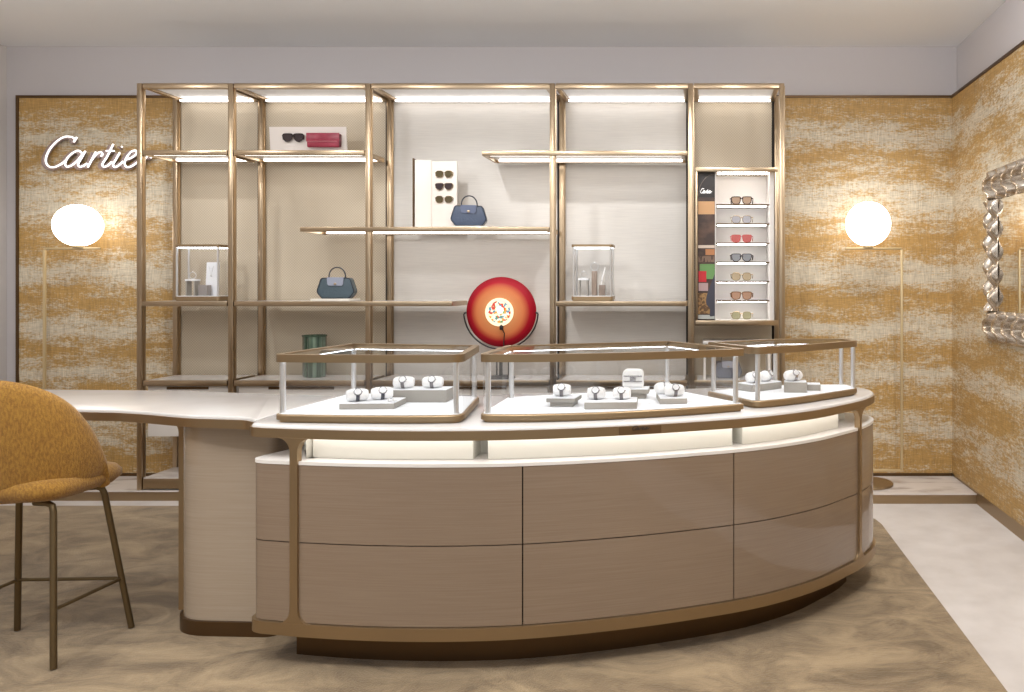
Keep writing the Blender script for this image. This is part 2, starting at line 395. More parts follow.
# ------------------------------------------------------------------ sign lettering (single strokes of the wordmark)
GL = {
 'C': [[(312,140),(338,98),(322,112),(296,96),(245,92),(190,115),(130,170),(90,230),(72,290),(85,335),(120,355),(165,348),(215,320),(245,295)]],
 'a': [[(388,238),(350,212),(300,235),(255,280),(238,325),(255,350),(300,335),(350,290),(392,235)],[(412,215),(375,280),(350,325),(360,350),(390,345),(425,322)]],
 'r': [[(432,355),(470,285),(502,222)],[(466,292),(505,245),(540,225),(558,243),(545,262)]],
 't': [[(652,155),(600,260),(560,325),(567,350),(600,343),(640,308)],[(590,215),(660,215)]],
 'i': [[(708,228),(675,285),(650,330),(660,352),(690,345),(735,305)],[(722,182),(728,176)]],
 'e': [[(752,292),(810,272),(850,238),(845,212),(805,222),(765,272),(748,320),(765,352),(800,350),(845,322),(880,288)]],
 'R': [[(885,355),(915,295),(942,250)],[(912,300),(940,262),(965,250),(978,262),(970,275)]]}
def strokes(key): return [catmull([Vector((u, v)) for u, v in s], 6) for s in GL[key]]
def lay(mb, key, fx, r, flat=.6):
    for s in strokes(key): mb.tube([fx(u, v) for u, v in s], r, 8)
    return mb
sg = thing('wall_sign', 'white script wordmark sign mounted on the gold wall panel left of the shelves', 'sign', (-4.27, WY-.05, 2.2))
ks = 145.5
def sx(u, v, dy=0, dx=0): return ((33.8+u/8.533-702)/ks+dx, WY-.055+dy, H-(125+v/8.533-285)/ks)
for key in 'CartieR':
    g = MB()
    for s in strokes(key):
        for dy in (.0, .014, .028): g.tube([tuple(Vector(sx(u, v, .012+dy, -.030-dy*.3))-Vector((0, 0, .005))) for u, v in s], .0125, 6)
    lt = obj('letter', g, TEXTG, sg, True)
    obj('letter_face', lay(MB(), key, lambda u, v: sx(u, v, -.004, 0), .0062), TEXTW, lt, True)

# ------------------------------------------------------------------ floor lamps
def floor_lamp(cx, s, label):
    t = thing('floor_lamp', label, 'lamp', (cx, 5.36, PZ), 0, None)
    st = s*.225; zb = 1.585
    gr = .15 if s > 0 else .140
    obj('globe', MB().sphere((0, 0, zb+gr+.008), gr), GLOBE, t)
    obj('globe_cup', MB().lathe([(0, zb+.0), (.035, zb+.0), (.035, zb+.014), (0, zb+.014)], 24), LAMPB, t)
    obj('arm', MB().rbox(min(st, -s*.15), max(st, -s*.15), -.007, .007, zb-.014, zb, .003), LAMPB, t)
    obj('stem', MB().rbox(st-.008, st+.008, -.008, .008, .10, zb-.014, .003), LAMPB, t)
    obj('foot_bar', MB().rbox(min(st+.008*s, 0), max(st+.008*s, 0), -.008, .008, .085, .10, .003), LAMPB, t)
    obj('base_post', MB().box(-.008, .008, -.008, .008, .014, .086), LAMPB, t)
    obj('base', MB().lathe([(0, 0), (.162, 0), (.165, .004), (.165, .012), (.162, .015), (0, .015)], 48), BRONZE, t)
floor_lamp(1.113, 1, 'slim brass floor lamp with glowing globe, right of the shelves')
floor_lamp(-4.18, -1, 'slim brass floor lamp with glowing globe, below the wall sign')

# ------------------------------------------------------------------ counter
ZT, ZU, ZL, ZB, ZR = .892, .846, .7625, .135, .180
F0 = [(-1.60, 2.908), (-1.448, 2.881), (-1.26, 2.856), (-1.072, 2.843), (-.9, 2.842), (-.72, 2.853), (-.54, 2.882), (-.3725, 2.922), (-.19, 2.975), (-.0076, 3.041), (.13, 3.097), (.26, 3.163), (.40, 3.258), (.51, 3.352), (.61, 3.462), (.71, 3.58), (.78, 3.695)]
FC = catmull(F0, 6)
def curve_at(px):
    t = (px-702)/800
    for i in range(len(FC)-1):
        a, b = FC[i], FC[i+1]; fa, fb = a[0]-t*a[1], b[0]-t*b[1]
        if fa <= 0 <= fb: return i+(-fa)/(fb-fa)
    return 0 if FC[0][0]-t*FC[0][1] > 0 else len(FC)-1
def cut(u0, u1):
    def at(u):
        i = min(int(u), len(FC)-2); k = u-i; return tuple(Vector(FC[i])*(1-k)+Vector(FC[i+1])*k)
    return [at(u0)]+[FC[i] for i in range(int(u0)+1, int(math.ceil(u1))) if i > u0+.05 and i < u1-.05]+[at(u1)]
rend = catmull([(.78, 3.695), (.817, 3.79), (.823, 3.87), (.797, 3.95), (.73, 4.0)], 5)[1:]
lend = catmull([(-1.672, 3.05), (-1.672, 2.985), (-1.655, 2.935), (-1.60, 2.908)], 5)[:-1]
topout = [(-1.672, 3.70)]+lend+FC+rend+[(.2, 3.99), (-.3, 3.88), (-1.0, 3.72)]
bodyout = [(-1.38, 3.66), (-1.52, 3.36), (-1.60, 3.12)]+catmull([(-1.645, 3.0), (-1.652, 2.955), (-1.635, 2.925), (-1.60, 2.908)], 5)[:-1]+FC+rend+[(.2, 3.95), (-.3, 3.85), (-1.0, 3.68)]
dc = thing('display_counter', 'curved jewellery counter of glossy taupe veneer with bronze frame', 'counter', (-.4, 3.4, .008))
W = lambda *a, **k: obj(*a, dc, True, **k)
W('countertop', MB().prism(offset(topout, .004), ZU+.006, ZT, bevel=.012), STONE)
W('rim', MB().ring(topout, offset(topout, .03), ZU, ZT-.012), BRONZE)
W('carcass', MB().prism(offset(bodyout, .03), ZB+.01, ZL-.006), DARK)
W('ledge', MB().prism(offset(bodyout, .004), ZL-.012, ZL), WHITE)
W('bottom_rim', MB().ring(offset(bodyout, -.006), offset(bodyout, .05), ZB, ZR).prism(offset(bodyout, .05), ZB, ZB+.012), BRONZE)
kick = offset(bodyout, .125)
kick = offset(FC[2:], .12, False)+[(.60, 3.86), (.1, 3.80), (-.4, 3.70), (-1.2, 3.50), (-1.42, 3.30)]
W('toe_kick', MB().prism(kick, .008, ZB), BRONZED)
W('core', MB().prism(offset(bodyout, .2), ZL, ZU+.006), IVORY)
uL, uA, uB, uR = curve_at(294), curve_at(522.5), curve_at(734.5), curve_at(860)
def strip(u0, u1, z0, z1, d0=.006, d1=.03, gap=.0022):
    c = cut(u0, u1); a = offset(c, d0, False); b = offset(c, d1, False)
    # trim the ends for the shadow gap
    def trim(p):
        e = (Vector(p[1])-Vector(p[0])).normalized()*gap; f_ = (Vector(p[-2])-Vector(p[-1])).normalized()*gap
        return [tuple(Vector(p[0])+e)]+p[1:-1]+[tuple(Vector(p[-1])+f_)]
    return MB().ring(trim(a), trim(b), z0, z1, closed=False)
ZM = .470
for (u0, u1) in ((uL, uA), (uA, uB), (uB, uR)):
    for z0, z1 in ((ZR+.002, ZM-.002), (ZM+.002, ZL-.013)):
        W('drawer_front', strip(u0, u1, z0, z1), VENEER)
# end panels: left and right of the legs
lefto = bodyout[:3]+catmull([(-1.645, 3.0), (-1.652, 2.955), (-1.635, 2.925), (-1.60, 2.908)], 5)[:-1]+cut(0, uL)
righto = cut(uR, len(FC)-1)+rend+[(.2, 3.95)]
for pl in (lefto, righto):
    for z0, z1 in ((ZR+.002, ZM-.002), (ZM+.002, ZL-.013)):
        W('end_panel', MB().ring(offset(pl, .006, False), offset(pl, .03, False), z0, z1, closed=False), VENEER)
# brass uprights with flared feet
def upright(u, nm='leg', wdt=.015):
    i = min(int(u), len(FC)-2); p = Vector(FC[i])*(1-(u-i))+Vector(FC[i+1])*(u-i); e = (Vector(FC[i+1])-Vector(FC[i])).normalized(); nrm = Vector((-e.y, e.x))
    prof = []
    r = .05
    def fil(cx, cz, a0, a1, n=7): return [(cx+r*math.cos(a0+(a1-a0)*k/n), cz+r*math.sin(a0+(a1-a0)*k/n)) for k in range(n+1)]
    z1 = ZU+.002; z0 = ZR-.002; r2 = r
    prof += fil(-wdt-r, z1-r, PI/2, 0)                     # upper-left fillet
    prof += fil(-wdt-r, z0+r, 0, -PI/2)
    prof += fil(wdt+r, z0+r, -PI/2, -PI) + fil(wdt+r, z1-r, PI, PI/2)
    M = Matrix(((e.x, nrm.x, 0, p.x), (e.y, nrm.y, 0, p.y), (0, 0, 1, 0), (0, 0, 0, 1)))
    # polygon in (s,z), extruded along the normal: build by hand because it is concave
    n = len(prof); half = n//2; L = prof[:half]; Rr = prof[half:][::-1]
    v = []; f = []
    for (a, b) in zip(L, Rr):
        for d in (-.004, .022):
            v.append((a[0], d, a[1])); v.append((b[0], d, b[1]))
    for k in range(half-1):
        q = k*4; w_ = q+4
        f += [(q, q+1, w_+1, w_), (q+2, w_+2, w_+3, q+3), (q, w_, w_+2, q+2), (q+1, q+3, w_+3, w_+1)]
    f += [(0, 2, 3, 1), (4*half-4, 4*half-3, 4*half-1, 4*half-2)]
    return MB().add(v, f, M)
W('leg', upright(uL), BRONZE); W('leg', upright(uR, wdt=.011), BRONZE)
# ivory boxes in the lit recess under the top
for a, b in ((300, 468), (484, 741), (752, 853)):
    c = cut(curve_at(a), curve_at(b)); W('recess_drawer', MB().ring(offset(c, .075, False), offset(c, .20, False), ZL+.001, ZU+.004, closed=False), IVORY)
cs = cut(curve_at(262), len(FC)-4)
W('light_strip', MB().ring(offset(cs, .034, False), offset(cs, .046, False), ZU-.006, ZU+.004, closed=False), LED)
# name plate on the rim
un = (curve_at(619)+curve_at(661))/2
cpl = cut(curve_at(619), curve_at(661))
pl = W('name_plate', MB().ring(offset(cpl, -.004, False), offset(cpl, .002, False), ZU+.003, ZT-.014, closed=False), mat('name_plate_bronze', (122, 98, 70), .4, .7))
pa, pb = Vector(cpl[0]), Vector(cpl[-1])
def plate(u, v):
    t = .30+(u-60)/920*.42; q = pa.lerp(pb, t); e = (pb-pa).normalized(); return (q.x+e.y*.0085, q.y-e.x*.0085, ZU+.0265-(v-230)/300*.017)
lm = MB()
for key in 'CartieR': lay(lm, key, plate, .0013)
obj('engraved_word', lm, TEXTD, pl, True)

# ------------------------------------------------------------------ desk
dk = thing('side_desk', 'long pale desk joined to the counter on a rounded veneer pedestal', 'desk', (-2.4, 3.5, .008))
fr = catmull([(-4.0, 3.42), (-2.57, 3.275), (-2.32, 3.235), (-2.14, 3.17), (-2.0, 3.118), (-1.86, 3.092), (-1.76, 3.072), (-1.70, 3.03)], 5)
dout = [(-4.0, 3.95)]+fr+[(-1.678, 3.02), (-1.678, 3.68), (-2.0, 3.73), (-2.5, 3.86)]
D = lambda *a, **k: obj(*a, dk, True, **k)
D('desktop', MB().prism(offset(dout, .004), ZU+.006, ZT, bevel=.008), STONE)
D('rim', MB().ring(dout, offset(dout, .03), ZU, ZT-.012), BRONZE)
pp = rounded([(-2.135, 3.19), (-1.69, 3.17), (-1.69, 3.68), (-2.135, 3.68)], [.17, .05, .1, .1], 8)
def pedestal(poly):
    D('pedestal', MB().prism(poly, .06, ZU+.006), VENEERP)
    D('pedestal_base', MB().ring(offset(poly, -.012), offset(poly, .05), .008, .065), BRONZED)
pedestal(pp)
pedestal([(x-1.75, y+.10) for x, y in pp])
# brass edge on the pedestal corner with a flared bracket
br = [(-2.178, 3.30)]
e0 = []
for k in range(8):
    a = k/7*PI/2; e0.append((-.05+.05*math.cos(a)-.0, ZU-.05+.05*math.sin(a)))
v = []; f = []
prof = [(0, .07)]+e0
for (dx, z) in prof:
    for y in (3.275, 3.305): v += [(-2.143+dx, y, z), (-2.112, y, z)]
for k in range(len(prof)-1):
    q = k*4; w_ = q+4; f += [(q, q+1, w_+1, w_), (q+2, w_+2, w_+3, q+3), (q, w_, w_+2, q+2), (q+1, q+3, w_+3, w_+1)]
f += [(0, 2, 3, 1), (len(v)-4, len(v)-3, len(v)-1, len(v)-2)]
D('corner_strip', MB().add(v, f), BRONZE)

# ------------------------------------------------------------------ glass cases on the counter
CZ0, CZP, CZL, CZT = ZT+.001, .925, 1.121, 1.144
def glass_case(plan, radii, posts, label):
    if sum(plan[i][0]*plan[(i+1) % len(plan)][1]-plan[(i+1) % len(plan)][0]*plan[i][1] for i in range(len(plan))) < 0:
        plan = plan[::-1]; radii = radii[::-1]
    P = rounded(plan, radii, 6); n = len(plan)
    cx = sum(p[0] for p in plan)/n; cy = sum(p[1] for p in plan)/n
    t = thing('display_case', label, 'display case', (cx, cy, CZ0), 0, None)
    K = lambda *a, **k: obj(*a, t, True, **k)
    K('base', MB().prism(offset(P, .012), CZ0, CZ0+.009).prism(P, CZ0+.009, CZP-.002, bevel=.006), BRONZE)
    K('floor_pad', MB().prism(offset(P, .010), CZP-.002, CZP), PAD)
    g = offset(P, .009); nn = len(g); vv = [(x, y, CZP) for x, y in g]+[(x, y, CZL) for x, y in g]
    K('glass_walls', MB().add(vv, [(i, (i+1) % nn, nn+(i+1) % nn, nn+i) for i in range(nn)]), GLASS)
    lf = K('lid_frame', MB().ring(P, offset(P, .026), CZL, CZT).ring(P, offset(P, .007), CZL-.0055, CZL), BRONZE)
    li = offset(P, .027); K('lid_glass', MB().add([(x, y, CZT-.003) for x, y in li], [tuple(range(len(li)))]), GLASSL)
    s = MB().ring(offset(P, .013), offset(P, .025), CZL-.0035, CZL-.0002); obj('light_strip', s, LEDC, lf, True)
    for (x, y) in posts:
        d = Vector((cx-x, cy-y)).normalized()*.017
        K('corner_post', MB().tube([(x+d.x, y+d.y, CZP), (x+d.x, y+d.y, CZL)], .0105, 16), STEEL)
    return t
glass_case([(-1.59, 2.945), (-1.30, 2.922), (-1.08, 2.915), (-.875, 2.93), (-.95, 3.42), (-1.545, 3.53)], [.06, .1, .1, .06, .02, .02],
           [(-1.575, 2.97), (-.895, 2.955), (-.955, 3.41), (-1.535, 3.515)], 'long glass jewellery case at the left end of the counter')
glass_case([(-.825, 2.945), (-.62, 2.945), (-.40, 2.985), (-.20, 3.045), (0, 3.125), (.175, 3.215), (-.15, 3.68), (-.83, 3.40)], [.05, .1, .1, .1, .1, .02, .03, .02],
           [(-.81, 2.965), (.152, 3.228), (-.152, 3.66), (-.82, 3.385)], 'widest glass jewellery case in the middle of the counter')
glass_case([(.215, 3.275), (.33, 3.335), (.45, 3.43), (.58, 3.55), (.73, 3.70), (.685, 3.84), (.34, 3.80), (.02, 3.60)], [.05, .1, .1, .1, .05, .03, .05, .02],
           [(.22, 3.295), (.715, 3.715), (.675, 3.825), (.34, 3.79), (.035, 3.59)], 'glass jewellery case at the right end of the counter')

def riser(cx, cy, sx_, sy_, h, rz, label, lip=False):
    t = thing('display_riser', label, 'riser', (cx, cy, CZP+.0005), math.radians(rz), None)
    i = .012 if lip else 0
    b = MB().rbox(-sx_/2+i, sx_/2-i, -sy_/2+i, sy_/2-i, 0, h*.5 if lip else h-.003, .002)
    if lip: b.rbox(-sx_/2, sx_/2, -sy_/2, sy_/2, h*.5, h-.003, .002)
    obj('block', b, RISER, t); obj('top_pad', MB().box(-sx_/2+.002, sx_/2-.002, -sy_/2+.002, sy_/2-.002, h-.003, h), PAD, t)
    return CZP+.0005+h+.0003
zA = riser(-1.285, 3.13, .205, .15, .024, 3, 'low wide riser holding two watches at the front of the left case')
zB = riser(-1.155, 3.285, .24, .10, .052, 0, 'tall block riser at the back of the left case')
zC = riser(-.545, 3.165, .115, .115, .036, -4, 'small stepped riser, leftmost in the middle case', True)
zD = riser(-.352, 3.115, .20, .125, .029, 3, 'low wide riser with two watches, front of the middle case')
zE = riser(-.285, 3.375, .125, .09, .042, 0, 'stepped riser under the square cushion in the middle case', True)
zF = riser(-.125, 3.27, .11, .17, .025, 8, 'low riser, rightmost in the middle case')
zG = riser(.262, 3.64, .10, .19, .034, -48, 'riser at the left of the right-hand case')
zH = riser(.415, 3.56, .10, .07, .048, -5, 'tallest block riser in the right-hand case')
zI = riser(.505, 3.62, .06, .06, .03, -5, 'small low block beside the tallest riser in the right-hand case')

BANDS = {'d': mat('dark_watch_band', (52, 54, 66), .4), 's': mat('silver_watch_band', (170, 168, 170), .25, .9), 'g': mat('grey_watch_band', (120, 116, 118), .4, .3)}
DIAL = mat('pale_watch_dial', (226, 226, 228), .3); DIALM = mat('watch_hand_blue', (40, 50, 90), .4)
def watch(x, y, z, rz, band, label, L=.082, r=.026):
    rr = math.radians(rz)
    t = thing('watch_cushion', label, 'watch', (x, y, z), rr, 'watches on white cushions inside the counter cases')
    # cushion: barrel with soft ends lying along x
    prof = []
    for k in range(13):
        a = -PI/2+PI*k/12; prof.append((r*max(0, math.cos(a))**.34 if k not in (0, 12) else 0, math.sin(a)*L/2))
    cz = r*.93
    obj('cushion', MB().lathe(prof, 24, T((0, 0, cz)) @ Matrix.Diagonal((1, 1.15, .93, 1)) @ R(PI/2, 'Y')), CUSH, t)
    bd = MB(); n = 28; ri = r+.0006; ro = r+.003; vv = []; ff = []
    for k in range(n):
        a = 2*PI*k/n
        for q, xx in ((ri, -.0065), (ro, -.0065), (ro, .0065), (ri, .0065)): vv.append((xx, math.cos(a)*q*1.15, cz+math.sin(a)*q*.93 if math.sin(a) > -.97 else cz-r*.93+.0003))
    for k in range(n):
        j = (k+1) % n
        for q in range(4): ff.append((k*4+q, k*4+(q+1) % 4, j*4+(q+1) % 4, j*4+q))
    obj('watch_band', bd.add(vv, ff), BANDS[band], t)
    M = T((0, -.0235, cz+.0125)) @ R(math.radians(62), 'X')
    wc = obj('watch_body', MB().lathe([(0, -.002), (.0145, -.002), (.0157, .001), (.0145, .006), (.0128, .007), (0, .007)], 24, M)  .rbox(.0148, .018, -.0015, .0015, .001, .004, .0005, M), BANDS['s'], t)
    obj('dial', MB().lathe([(0, .0071), (.0122, .0071), (.0122, .0075), (0, .0075)], 24, M).box(-.0006, .0006, 0, .007, .0075, .0082, M), DIAL, wc)
    return t
watch(-1.338, 3.105, zA, 28, 'd', 'dark-banded watch on a white cushion, nearest the left end of the left case')
watch(-1.262, 3.155, zA, 28, 'd', 'second dark-banded watch on the low riser in the left case')
watch(-1.222, 3.28, zB, 8, 'g', 'left watch of two on the tall block riser in the left case')
watch(-1.105, 3.285, zB, 8, 'g', 'right watch of two on the tall block riser in the left case')
watch(-.553, 3.16, zC, 4, 'g', 'watch on the small stepped riser, leftmost in the middle case', .07)
watch(-.412, 3.12, zD, 0, 'g', 'left watch of two on the low wide riser in the middle case', .07)
watch(-.312, 3.12, zD, 0, 'g', 'right watch of two on the low wide riser in the middle case', .07)
watch(-.160, 3.305, zF, 40, 's', 'rear watch on the rightmost riser in the middle case', .072)
watch(-.112, 3.235, zF, 15, 'g', 'front watch on the rightmost riser in the middle case', .08)
watch(.232, 3.60, zG, 18, 's', 'front watch on the left riser of the right-hand case', .07)
watch(.292, 3.665, zG, 60, 's', 'rear watch standing on the left riser of the right-hand case', .07)
watch(.405, 3.56, zH, 25, 's', 'watch on the tallest block in the right-hand case', .08)
# square cushion with a bracelet
t = thing('bracelet_cushion', 'square upright white cushion with a silver bracelet in the middle case', 'bracelet', (-.29, 3.375, zE))
pr = rounded([(-.044, 0), (.044, 0), (.044, .078), (-.044, .078)], [.008, .008, .024, .024], 6)
obj('cushion', MB().prism(pr, -.02, .02, R(PI/2, 'X'), bevel=.008), CUSH, t)
bl = MB()
for z in (.028, .05):
    for k in range(13): bl.sphere((-.036+.006*k, -.024, z), .0032, 8, 6)
obj('bracelet', bl, BANDS['s'], t); obj('bracelet_clasp', MB().rbox(-.012, .012, -.027, -.021, .030, .048, .002), BANDS['s'], t)
for (x, lb) in ((-1.212, 'left pearl earring lying on the low riser in the left case'), (-1.192, 'right pearl earring lying on the low riser in the left case')):
    t = thing('pearl_earring', lb, 'earring', (x, 3.095, zA)); obj('pearl', MB().sphere((0, 0, .0065), .0065, 16, 10), CUSH, t); obj('ear_post', MB().tube([(.0035, 0, .0058), (.012, .002, .003)], .0012, 6), STEEL, t)

# ------------------------------------------------------------------ sunglasses
LENS = {'brown': mat('brown_lens', (150, 128, 108), .12), 'grey': mat('grey_gradient_lens', (156, 154, 160), .12), 'red': mat('rose_lens', (170, 92, 88), .12), 'smoke': mat('smoke_lens', (128, 130, 134), .12),
        'tan': mat('tan_lens', (164, 148, 122), .12), 'amber': mat('amber_brown_lens', (160, 126, 104), .12), 'olive': mat('olive_lens', (148, 144, 116), .12), 'dark': mat('dark_lens', (62, 52, 54), .1), 'mott': mat('mottled_lens', (84, 74, 52), .15)}
FRM = {'gold': mat('gold_wire_frame', (150, 128, 92), .25, .9), 'dark': mat('dark_acetate_frame', (48, 36, 34), .25), 'horn': mat('tortoise_frame', (112, 78, 52), .25), 'rose': mat('red_frame', (160, 40, 44), .3)}
def sunglasses(x, y, z, lens, frame, label, shape=0, sc=1., rz=0, group='sunglasses on the white lit display shelves'):
    t = thing('sunglasses', label, 'sunglasses', (x, y, z), rz, group)
    def lens_poly(sgn, g=0):
        P_ = {0: [(-.026, .012), (-.02, .021), (.02, .021), (.027, .012), (.022, -.014), (.008, -.021), (-.010, -.021), (-.022, -.012)],
              1: [(-.024, .010), (-.014, .021), (.014, .021), (.024, .010), (.024, -.008), (.014, -.020), (-.014, -.020), (-.024, -.008)],
              2: [(-.027, .018), (0, .022), (.026, .018), (.024, -.006), (.010, -.022), (-.008, -.022), (-.024, -.008)]}[shape]
        pts = catmull([Vector(p) for p in P_], 4, True)
        return [((sgn*.032+sgn*a*(1+g))*sc, (b*(1+g)+.022)*sc) for a, b in pts]
    for s in (-1, 1):
        p = lens_poly(s)
        obj('lens', MB().prism(p, -.001*sc, .001*sc, R(PI/2, 'X')), LENS[lens], t)
    f = MB(); rad = {'gold': .0016, 'rose': .0018}.get(frame, .0030)*sc
    for s in (-1, 1): f.tube([(a, 0, b) for a, b in lens_poly(s)], rad, 6, True)
    f.tube([(-.010*sc, -.001, .030*sc), (0, -.003, .034*sc), (.010*sc, -.001, .030*sc)], rad, 6)
    obj('frame', f, FRM[frame], t)
    for s in (-1, 1):
        obj('temple', MB().tube([(s*.058*sc, .001, .034*sc), (s*.066*sc, .006, .034*sc), (s*.067*sc, .05*sc, .033*sc), (s*.066*sc, .085*sc, .028*sc), (s*.064*sc, .10*sc, .012*sc)], rad*1.2, 6), FRM[frame], t)
    return t

# ------------------------------------------------------------------ bay five: lit sunglasses cabinet
cb = thing('sunglasses_cabinet', 'white lit cabinet of small shelves in a brass frame, right end of the shelving', 'cabinet', (.22, 5.3, 1.13))
B = lambda *a, **k: obj(*a, cb, True, **k)
x0, x1 = PX[4]+.032, PX[5]-.024; y0 = FY-.012; z0, z1 = 1.136, 2.165
B('frame', MB().rbox(x0, x1, y0, y0+.03, z1-.028, z1, .002).rbox(x0, x1, y0, y0+.03, z0, z0+.034, .002).rbox(x0, x0+.014, y0, y0+.03, z0+.034, z1-.028, .002).rbox(x1-.02, x1, y0, y0+.03, z0+.034, z1-.028, .002)
  .box(x0, x1, y0+.03, WY-.05, z1-.02, z1-.004).box(x0, x1, y0+.03, WY-.05, z0+.004, z0+.018), BRASS)
xm = .092
B('back_board', MB().box(xm, x1-.002, WY-.09, WY-.07, z0+.02, z1-.02), WHITE)
B('side_board', MB().box(x1-.052, x1-.022, y0+.05, WY-.09, z0+.02, z1-.02), WHITE)
B('mirror_return', MB().box(xm-.006, xm, y0+.035, WY-.07, z0+.02, z1-.02), WHITE)
B('base_board', MB().box(xm, x1-.052, y0+.035, WY-.09, z0+.018, z0+.032), WHITE)
B('top_light', MB().box(xm+.01, x1-.06, y0+.06, y0+.09, z1-.034, z1-.022), LEDX)
SH = []
for i, py in enumerate((205, 224, 243, 262, 281, 300)):
    z = H-(py-285)/150.5
    SH.append(z)
    s = B('shelf', MB().box(xm, x1-.052, y0+.06, WY-.09, z-.008, z), STONE)
    B('shelf_edge', MB().box(xm, x1-.052, y0+.054, y0+.0598, z-.009, z), BRONZED)
    obj('light_strip', MB().box(xm+.01, x1-.07, y0+.10, y0+.118, z-.0125, z-.008), LEDX, s, True)
SH.append(z0+.0325)
spec = [('brown', 'dark', 0, 'dark-framed sunglasses with brown lenses on the top cabinet shelf'), ('grey', 'gold', 1, 'fine-framed sunglasses with grey lenses on the second cabinet shelf'),
        ('red', 'rose', 0, 'rose red lensed sunglasses on the third cabinet shelf'), ('smoke', 'dark', 2, 'smoke grey aviator sunglasses on the fourth cabinet shelf'),
        ('tan', 'gold', 1, 'small tan lensed sunglasses on the fifth cabinet shelf'), ('amber', 'horn', 0, 'tortoise framed sunglasses on the sixth cabinet shelf'),
        ('olive', 'gold', 1, 'olive lensed sunglasses on the lowest cabinet shelf')]
for z, (ln, fm, sh, lb) in zip(SH, spec):
    t_ = sunglasses(.262, y0+.105, z+.0045, ln, fm, lb, sh, 1.12, math.radians(-4))
# picture strip left of the shelves
ps = thing('poster', 'narrow dark picture strip with a white wordmark beside the lit sunglasses shelves', 'poster', ((x0+xm)/2, y0+.05, z0+.018))
Q = lambda nm, mb, m, **k: obj(nm, mb, m, ps, True, **k)
a0, a1 = x0+.015, xm-.007; yy = y0+.045
def pz(py): return H-(py-285)/153.0
Q('picture_panel', MB().box(a0, a1, yy, yy+.012, z0+.02, z1-.03), mat('dark_brown_print', (62, 46, 40), .35, noise=((9, 9, 14), (96, 72, 58), .45, .7)))
PN = [0]
def patch(nm, y_a, y_b, xa, xb, col, n=None):
    PN[0] += 1; e_ = .0004*PN[0]
    Q(nm, MB().box(a0+(a1-a0)*xa, a0+(a1-a0)*xb, yy-.0008-e_, yy-.0001, pz(y_b), pz(y_a)), mat(nm+'_print', col, .4, noise=n))
patch('black_cap_field', 172, 197, .02, .98, (38, 32, 30)); patch('wood_band', 201, 214, .02, .98, (196, 152, 108)); patch('pale_edge', 245, 248, .02, .98, (206, 190, 176))
patch('shelf_band', 249, 255, .45, .98, (176, 120, 78)); patch('bottle_row', 256, 262, .02, .98, (120, 96, 80), ((90, 90, 20), (60, 40, 36), .45, .55)); patch('green_field', 264, 279, .12, .98, (104, 146, 88)); patch('red_field', 271, 282, .05, .5, (190, 40, 48))
patch('pink_band', 283, 291, .05, .6, (176, 150, 150)); patch('gold_pattern', 293, 314, .02, .7, (158, 124, 80), ((60, 60, 60), (96, 70, 44), .45, .55)); patch('lower_edge', 315, 319, .02, .98, (176, 180, 178))
slv = catmull([Vector(p) for p in [(.98, 274), (.72, 286), (.52, 296), (.5, 304), (.72, 309), (.70, 316), (.98, 316)]], 4)
Q('sleeve_print', MB().prism([(a0+(a1-a0)*u, pz(v)) for u, v in slv], 0, .001, T((0, yy-.0050, 0)) @ R(PI/2, 'X')), mat('grey_sleeve_print', (62, 62, 74), .5))
arc = [(.03, 176+22*(1-math.sqrt(max(0, 1-(1-u)**2)))*.99+0) if False else (u, 196-22*math.sqrt(max(0, 1-(1-u)**2))) for u in [k/12 for k in range(13)]]
Q('cap_arc', MB().tube([(a0+(a1-a0)*(.04+.93*u), yy-.003, pz(v)) for u, v in arc], .002, 6), mat('arc_print', (120, 108, 100), .4))
wm = MB()
for key in 'CartieR': lay(wm, key, lambda u, v: (a0+(a1-a0)*(.16+(u-60)/920*.66), yy-.0032, pz(191+(v-250)/300*5.5)), .0014)
Q('wordmark', wm, TEXTW)

# ------------------------------------------------------------------ things on the shelves
def handbag(name_label, loc, rz, body, flapm, w_=.235):
    t = thing('handbag', name_label, 'handbag', loc, rz, None); k = w_/.235
    P_ = rounded([(-.085*k, 0), (.085*k, 0), (.118*k, .045*k), (.09*k, .135*k), (-.09*k, .135*k), (-.118*k, .045*k)], .014*k, 4)
    bd = obj('body', MB().prism(P_, -.045*k, .045*k, R(PI/2, 'X'), bevel=.01*k), body, t)
    tr = MB()
    for y in (-.046*k, .038*k): tr.tube([(a*.985, y, b) for a, b in P_], .0028*k, 6, True)
    obj('piping', tr, NAVYD, bd)
    fl = rounded([(-.048*k, .085*k), (.048*k, .085*k), (.052*k, .137*k), (-.052*k, .137*k)], [.016*k, .016*k, .004, .004], 5)
    obj('flap', MB().prism(fl, .045*k, .053*k, R(PI/2, 'X')).box(-.05*k, .05*k, -.05*k, .04*k, .134*k, .14*k), flapm, t)
    obj('clasp', MB().rbox(-.008*k, .008*k, -.058*k, -.052*k, .09*k, .104*k, .002), BRASS, t)
    hp = [(.052*k*math.cos(PI*i/18), 0, .135*k+.072*k*math.sin(PI*i/18)**.8) for i in range(19)]
    obj('handle', MB().tube(hp, .0042*k, 8), NAVYD, t)
    for s in (-1, 1): obj('handle_ring', MB().tube([(s*.052*k+.007*k*math.cos(a*PI/5), 0, .139*k+.007*k*math.sin(a*PI/5)) for a in range(10)], .0018*k, 6, True), BRASS, t)
    return t
def slab(label, x, y, z, sx_, sy_, sz):
    o = obj('acrylic_block', MB().rbox(-sx_/2, sx_/2, -sy_/2, sy_/2, 0, sz, .002), mat('clear_acrylic', (222, 216, 206), .1, spec=.6)); o.location = (x, y, z); tag(o, label, 'display block'); return o
slab('thin clear display block under the handbag on the middle left shelf', -2.44, 5.33, S4, .26, .16, .016)
